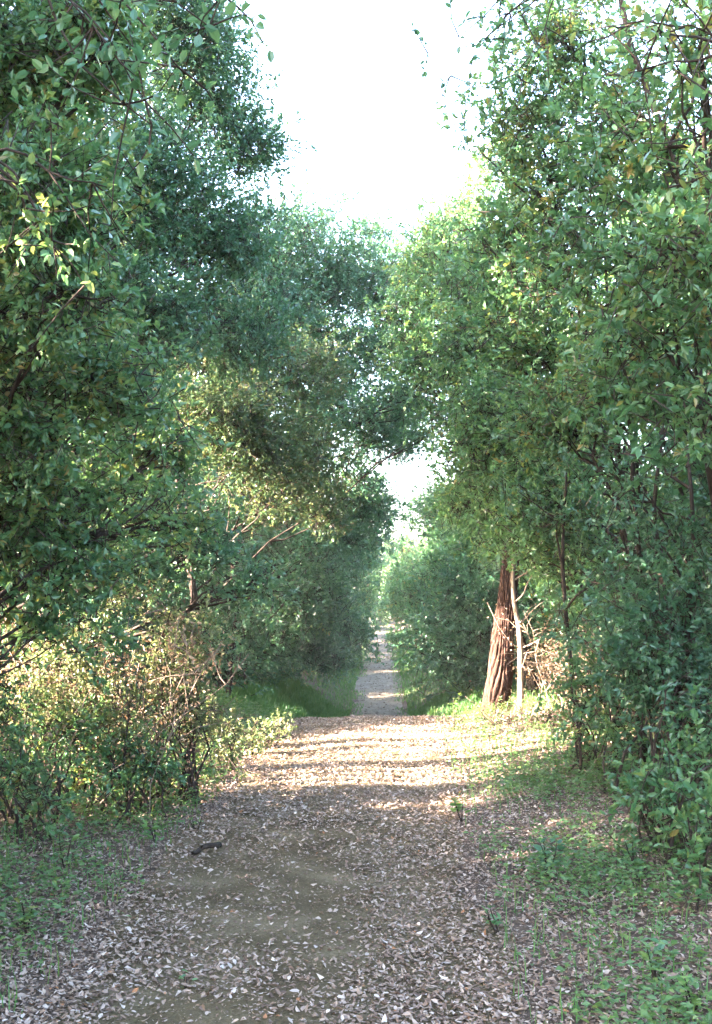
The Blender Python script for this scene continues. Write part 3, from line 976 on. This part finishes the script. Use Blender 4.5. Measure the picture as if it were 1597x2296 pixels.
near_bough('overhanging tree with large dark leaves dangling across the upper left sky edge', at(-120, -260, 3.9),
           [at(300, 190, 3.9), at(400, 150, 4.0), at(470, 60, 4.1), at(340, 280, 3.9), at(210, 60, 3.8), at(500, -10, 4.2)], 290, 0.055, DARK, 61, (-2.2, 3.7))
near_bough('overhanging tree with large bright leaves at the upper left side', at(-60, 330, 4.6),
           [at(120, 540, 4.6), at(190, 640, 4.6), at(80, 460, 4.6), at(240, 420, 4.7)], 200, 0.048, OAK, 62, (-2.1, 4.4))
near_bough('overhanging tree with large pale leaves in the upper right corner', at(1680, 120, 4.4),
           [at(1520, 60, 4.4), at(1440, 170, 4.5), at(1560, 260, 4.4), at(1500, 420, 4.4), at(1580, 480, 4.3), at(1400, 60, 4.6)], 150, 0.055, OAK, 63, (2.0, 4.2))
near_bough('overhanging tree with sprays of small leaves dangling into the sky opening', at(1360, -160, 7.0),
           [at(1060, 130, 7.0), at(1010, 170, 7.0), at(1120, 60, 7.0), at(960, 120, 7.1), at(1170, 180, 7.0)], 200, 0.05, DARK, 64, (3.0, 7.2))


# ------------------------------------------------------------------ leaf litter, ground cover, grass
rng = np.random.default_rng(9)


def scatter(n, x0, x1, y0, y1):
    # more samples nearer the camera
    u = rng.random(n)
    y = y0 * (y1 / y0) ** u
    x = rng.uniform(x0, x1, n)
    return x, y


def litter_density(x, y):
    off = x - path_x(y)
    d = np.ones_like(x)
    bare = np.exp(-((off + 0.2 + 0.1 * np.sin(y * 2.1)) / 0.5) ** 4) * np.clip((8.4 - y) / 1.6, 0, 1) * np.interp(y, [4, 6], [1.1, 1.0])
    patch = noise2(x, y, 2.2) * 0.4
    d -= np.clip(bare * (0.8 + patch + 0.35 * noise2(x, y, 6.0, 3.0)), 0, 0.92)
    d *= np.clip(1.0 + 0.35 * noise2(x, y, 1.3, 2.0), 0.3, 1.4)
    d *= np.where(np.abs(off) > 1.5, 0.75, 1.0)
    return d


N = 262000
x, y = scatter(N, -4.2, 4.2, 3.95, 17.5)
keep = (rng.random(N) < litter_density(x, y) * 0.9) & (np.abs(x) < 0.36 * y + 0.8)
x, y = x[keep], y[keep]
z = np.where(np.abs(x - path_x(y)) < path_w(y) * 0.93, ground_z(x, y) + 0.012, ground_z(x, y)) + rng.uniform(0.003, 0.02, len(x))
n = len(x)
ang = rng.uniform(0, 6.28, n)
ax = np.stack([np.cos(ang), np.sin(ang), rng.normal(size=n) * 0.16], 1)
nr = np.stack([rng.normal(size=n) * 0.28, rng.normal(size=n) * 0.28, np.ones(n)], 1)
LL = np.where(rng.random(n) < 0.3, rng.uniform(0.008, 0.02, n), 0.014 + 0.03 * rng.beta(1.4, 2.4, n)) * np.interp(y, [4, 12, 19], [1.0, 1.15, 1.5])
tone = np.clip(rng.beta(2.1, 1.9, n) * 0.98 + 0.06 * noise2(x, y, 0.9) - 0.01, 0, 0.97)
tone = np.where(rng.random(n) < 0.008, 1.0, tone)
near = y < 4.7
mb = MB()
pos = np.stack([x, y, z], 1)
for sel, lod in ((near, 1), (~near, 0)):
    leaf_mesh(mb, pos[sel], ax[sel], nr[sel], LL[sel], LL[sel] * rng.uniform(0.28, 0.75, sel.sum()), lod, 0, tone[sel], rng.uniform(-0.4, 0.4, sel.sum()), rng.uniform(-0.5, 0.5, sel.sum()))
litter = mb.build('leaf_litter', DRY)
tag(litter, 'dry grey brown oak leaves strewn over path and verges', 'leaf litter', kind='stuff')

# leaf crumbs, grit and twig bits trodden into the bare dirt
N = 18000
y = rng.uniform(3.8, 9.5, N)
x = path_x(y) + rng.uniform(-1.0, 1.0, N)
n = N
ang = rng.uniform(0, 6.28, n)
pos = np.stack([x, y, ground_z(x, y) + 0.013 + rng.uniform(0.001, 0.006, n)], 1)
ax = np.stack([np.cos(ang), np.sin(ang), rng.normal(size=n) * 0.25], 1)
nr = np.stack([rng.normal(size=n) * 0.5, rng.normal(size=n) * 0.5, np.ones(n)], 1)
LL = 0.004 + 0.013 * rng.random(n) ** 2
mb = MB()
leaf_mesh(mb, pos, ax, nr, LL, LL * rng.uniform(0.25, 0.9, n), 0, 0, np.clip(rng.beta(1.2, 3.0, n), 0, 0.95), 0.3, 0.2)
tag(mb.build('leaf_crumbs', DRY), 'small leaf crumbs and grit on the bare dirt of the path', 'litter', kind='stuff')

N = 3200
y = rng.uniform(22, 75, N)
x = path_x(y) + rng.uniform(-1.1, 1.1, N)
ang = rng.uniform(0, 6.28, N)
pos = np.stack([x, y, ground_z(x, y) + 0.02], 1)
LL = rng.uniform(0.04, 0.1, N)
mb = MB()
leaf_mesh(mb, pos, np.stack([np.cos(ang), np.sin(ang), rng.normal(size=N) * 0.2], 1), np.stack([rng.normal(size=N) * 0.3, rng.normal(size=N) * 0.3, np.ones(N)], 1),
          LL, LL * rng.uniform(0.4, 0.8, N), 0, 0, np.clip(rng.beta(1.4, 3.2, N), 0, 0.8), 0.2, 0.1)
tag(mb.build('far_leaf_litter', DRY), 'sparse dead leaves on the far path beyond the rise', 'leaf litter', kind='stuff')

# the fallen leaves nearest to the camera, one by one
fl = []
for q in range(8):
    m = MB()
    leaf_mesh(m, np.array([[-0.5, 0, 0]]), np.array([[1.0, 0, 0.0]]), np.array([[0, 0, 1.0]]), 1.0, rng.uniform(0.45, 0.65), 1, 0, [0.15, 0.35, 0.5, 0.62, 0.7, 0.78, 0.86, 0.94][q], rng.uniform(-0.3, 0.35), rng.uniform(-0.45, 0.45))
    fl.append(m.mesh('fallen_leaf', [DRY]))
cnt = 0
while cnt < 300:
    y_ = rng.uniform(4.05, 5.6)
    x_ = rng.uniform(path_x(y_) - 0.9, path_x(y_) + 0.9)
    if rng.random() > -0.06 + float(litter_density(np.array([x_]), np.array([y_]))[0]):
        continue
    lf = bpy.data.objects.new('fallen_leaf', fl[rng.integers(8)])
    COL.objects.link(lf)
    lf.parent = path
    lf.location = (x_, y_, gz(x_, y_) + 0.012 + rng.uniform(0.016, 0.026))
    lf.rotation_euler = (rng.normal() * 0.25, rng.normal() * 0.2, rng.uniform(0, 6.28))
    s = rng.uniform(0.02, 0.043)
    lf.scale = (s, s, s)
    cnt += 1

# low green plants on the verges, too many and too small to count
N = 60000
x, y = scatter(N, -4.5, 4.5, 3.6, 18.0)
off = x - path_x(y)
rgt = np.clip((off - 0.95) / 0.5, 0, 1) * (0.34 + 0.75 * noise2(x, y, 1.5, 4.0))
lft = np.clip((-off - 0.85) / 0.5, 0, 1) * np.clip((y - 4.5) / 1.0, 0, 1) * (0.45 + 0.6 * noise2(x, y, 1.4, 1.0))
rgt *= np.interp(y, [8.5, 10.5], [1.0, 0.5])
keep = (rng.random(N) < np.clip(rgt + lft, 0, 1) * 0.75) & (np.abs(x) < 0.36 * y + 0.6)
x, y = x[keep], y[keep]
k = rng.integers(4, 10, len(x))
idx = np.repeat(np.arange(len(x)), k)
n = len(idx)
hgt = rng.uniform(0.02, 0.14, n) * (0.6 + 0.8 * rng.random(len(x))[idx])
ang = rng.uniform(0, 6.28, n)
spread = rng.uniform(0.0, 0.05, n)
pos = np.stack([x[idx] + np.cos(ang) * spread, y[idx] + np.sin(ang) * spread, ground_z(x[idx], y[idx]) + hgt], 1)
ax = np.stack([np.cos(ang), np.sin(ang), rng.uniform(-0.2, 0.7, n)], 1)
nr = np.stack([rng.normal(size=n) * 0.4, rng.normal(size=n) * 0.4, np.ones(n)], 1)
LL = rng.uniform(0.018, 0.045, n) * np.interp(y[idx], [4, 16], [1, 1.4])
mb = MB()
leaf_mesh(mb, pos, ax, nr, LL, LL * rng.uniform(0.45, 0.7, n), 0, 0, np.clip(rng.beta(2, 3, n), 0, 0.97), 0.15, 0.1)
tag(mb.build('ground_cover', HERB), 'low green seedlings and herbs growing through the leaf litter on both verges', 'ground cover', kind='stuff')


def blades(x, y, h, w, mb, tone):
    n = len(x)
    z = ground_z(x, y)
    ang = rng.uniform(0, 6.28, n)
    ln_ = rng.uniform(0.15, 0.7, n)
    p = np.stack([x, y, z - 0.01], 1)
    s = np.stack([-np.sin(ang), np.cos(ang), np.zeros(n)], 1) * (w * 0.5)[:, None]
    m_ = p + np.stack([np.cos(ang) * ln_ * h * 0.25, np.sin(ang) * ln_ * h * 0.25, h * 0.6], 1)
    t_ = p + np.stack([np.cos(ang) * ln_ * h * 0.8, np.sin(ang) * ln_ * h * 0.8, h], 1)
    V = np.stack([p - s, p + s, m_ + s * 0.7, m_ - s * 0.7, t_], 1).reshape(-1, 3)
    f = (np.arange(n)[:, None, None] * 5 + np.array([[0, 1, 2], [0, 2, 3], [3, 2, 4]])[None]).reshape(-1, 3)
    mb.add(V, f, 0, np.repeat(tone, 5), False)


mb = MB()
N = 28000
y = rng.uniform(16.2, 60, N) ** 1.0
side = np.where(rng.random(N) < 0.5, -1, 1)
off = np.abs(rng.normal(size=N)) * 0.9 * np.interp(y, [16, 30], [1.3, 0.8])
x = path_x(y) + side * (path_w(y) * 0.97 + off)
blades(x, y, rng.uniform(0.04, 0.13, N) * np.interp(y, [16, 60], [1, 1.5]), rng.uniform(0.006, 0.014, N) * np.interp(y, [16, 60], [1, 2.5]), mb, np.clip(rng.beta(2, 3, N), 0, 1))
N = 5000
y = rng.uniform(26, 75, N)
x = path_x(y) + np.where(rng.random(N) < 0.5, -1, 1) * path_w(y) * (1.0 - 0.45 * rng.random(N) ** 1.6)
ok = noise2(x, y, 1.4, 9.0) > -0.2
x, y = x[ok], y[ok]
blades(x, y, rng.uniform(0.05, 0.12, len(x)), rng.uniform(0.015, 0.03, len(x)), mb, np.clip(rng.beta(2, 2, len(x)), 0, 1))
N = 46000
y = rng.uniform(16.2, 30, N)
side = np.where(rng.random(N) < 0.62, -1, 1)
x = path_x(y) + side * (path_w(y) * 0.97 + np.abs(rng.normal(size=N)) * 1.1)
blades(x, y, rng.uniform(0.04, 0.2, N) * (1 + 0.5 * noise2(x, y, 2.5)), rng.uniform(0.009, 0.02, N), mb, np.clip(rng.beta(2, 3, N) + 0.2 * noise2(x, y, 1.8), 0, 1))
N = 26000
x, y = scatter(N, -4.2, 4.2, 3.8, 16.0)
off = x - path_x(y)
k = (np.abs(off) > 0.95) & (noise2(x, y, 1.1, 7.0) + 0.5 * rng.normal(size=N) > 0.1) & (np.abs(x) < 0.36 * y + 0.5)
x, y = x[k], y[k]
blades(x, y, rng.uniform(0.05, 0.16, len(x)), rng.uniform(0.004, 0.008, len(x)), mb, np.clip(rng.beta(2.5, 2, len(x)), 0, 1))
tag(mb.build('grass', GRASS), 'short grass along the verges, thickest beside the far path', 'grass', kind='stuff')


# ------------------------------------------------------------------ single small plants and a fallen stick
def seedling(label, u, v, h, nl, L, mat, seed, group=None, Yd=None):
    r_ = np.random.default_rng(seed)
    Yd = Yd or EYE * F / (v - HOR)
    p = at(u, v, Yd)
    b0 = np.array([p[0], p[1], gz(p[0], p[1])])
    o = empty('seedling', b0)
    tag(o, label, 'seedling', group)
    mb = MB()
    tops = []
    for s in range(3):
        e = b0 + np.array([r_.normal() * h * 0.3, r_.normal() * h * 0.3, h * r_.uniform(0.7, 1)])
        ln = bendy(b0 - [0, 0, .02], e, 5, 0.05, 0, r_)
        tube(mb, ln, np.linspace(0.006, 0.002, 5), 5)
        tops.append(ln)
    mb.build('stem', BARK, o, b0)
    mb = MB()
    ln = np.array(tops)
    a, t = r_.integers(0, 3, nl), r_.integers(2, 5, nl)
    pos = ln[a, t] + r_.normal(size=(nl, 3)) * 0.012
    ang = r_.uniform(0, 6.28, nl)
    ax = np.stack([np.cos(ang), np.sin(ang), r_.uniform(-0.1, 0.8, nl)], 1)
    LL = L * r_.uniform(0.7, 1.3, nl)
    leaf_mesh(mb, pos, ax, r_.normal(size=(nl, 3)) * 0.4 + [0, 0, 1], LL, LL * 0.52, 1, 0, np.clip(r_.normal(0.5, 0.2, nl), 0, 1), 0.15, 0.12)
    mb.build('foliage', mat, o, b0)
    return o


seedling('small sunlit sapling standing at the right edge of the striped path', 1018, 1625, 0.42, 34, 0.05, FRESH, 71)
seedling('bright green seedling alone on the leaf litter left of the path', 350, 1885, 0.16, 16, 0.06, FRESH, 72)
seedling('little green seedling between the stick and the left shrubs', 440, 1850, 0.10, 10, 0.05, OAK, 73)
seedling('tiny dark green seedling in the bare dirt near the bottom', 415, 2180, 0.06, 7, 0.04, OAK, 74)
seedling('grassy green seedling at the right path edge below the last sun stripe', 1035, 1830, 0.16, 24, 0.05, FRESH, 75)
seedling('leafy seedling at the left photo edge beside the lowest shrub', 60, 1860, 0.28, 40, 0.055, OAK, 76)
seedling('leafy seedling on the left verge below the shaded shrub', 150, 1950, 0.22, 34, 0.05, OAK, 77)
seedling('low seedling by the left photo edge above the pale litter', 60, 2080, 0.16, 24, 0.05, OAK, 78)
seedling('dark bluish seedling in the middle of the right verge', 1230, 1960, 0.22, 44, 0.05, DARK, 79)
seedling('tall seedling on the right verge near the glossy shrub', 1430, 1980, 0.26, 40, 0.05, OAK, 80)
seedling('seedling with bigger leaves at the right photo edge below the glossy shrub', 1560, 2060, 0.26, 44, 0.055, OAK, 81)
seedling('seedling cluster near the lower right corner of the photo', 1470, 2200, 0.16, 36, 0.045, OAK, 82)
seedling('yellow green seedling in sun at the very bottom right', 1560, 2270, 0.14, 26, 0.045, FRESH, 83)
seedling('small seedling on the right verge close to the path edge', 1120, 2080, 0.12, 20, 0.042, OAK, 84)

p0, p1 = at(432, 1912, EYE * F / (1912 - HOR)), at(492, 1893, EYE * F / (1893 - HOR))
p0[2], p1[2] = gz(p0[0], p0[1]) + 0.03, gz(p1[0], p1[1]) + 0.045
o = empty('fallen_stick', (p0 + p1) / 2)
tag(o, 'short dark crooked stick lying on the litter left of the bare dirt', 'stick')
mb = MB()
b0 = (p0 + p1) / 2
ln = bendy(p0, p1, 6, 0.05, 0.02, rng)
tube(mb, ln, np.linspace(0.012, 0.02, 6), 8)
mb.build('stick_body', BARK, o, b0)
mb = MB()
tube(mb, bendy(ln[2], ln[2] + [0.02, -0.07, 0.03], 4, 0.05, 0, rng), np.linspace(0.008, 0.004, 4), 6)
mb.build('side_twig', BARK, o, b0)

# ------------------------------------------------------------------ the hazy air of the wood, partly standing in for lens bloom
hz = bpy.data.materials.new('hazy_air')
hz.use_nodes = True
hn = hz.node_tree
hn.nodes.remove(hn.nodes['Principled BSDF'])
pv = hn.nodes.new('ShaderNodeVolumePrincipled')
pv.inputs['Color'].default_value = (0.9, 0.95, 1.0, 1)
pv.inputs['Density'].default_value = HAZE
pv.inputs['Anisotropy'].default_value = 0.0
hn.links.new(pv.outputs[0], hn.nodes['Material Output'].inputs['Volume'])
hv = np.array([[x, y, z] for x in (-420, 420) for y in (-70, 500) for z in (-3.5, 24)], float)
hf = [[0, 1, 3], [0, 3, 2], [4, 6, 7], [4, 7, 5], [0, 4, 5], [0, 5, 1], [2, 3, 7], [2, 7, 6], [0, 2, 6], [0, 6, 4], [1, 5, 7], [1, 7, 3]]
mb = MB()
mb.add(hv, hf)
tag(mb.build('haze', hz), 'faint bright haze filling the air between the trees', 'haze', kind='stuff')
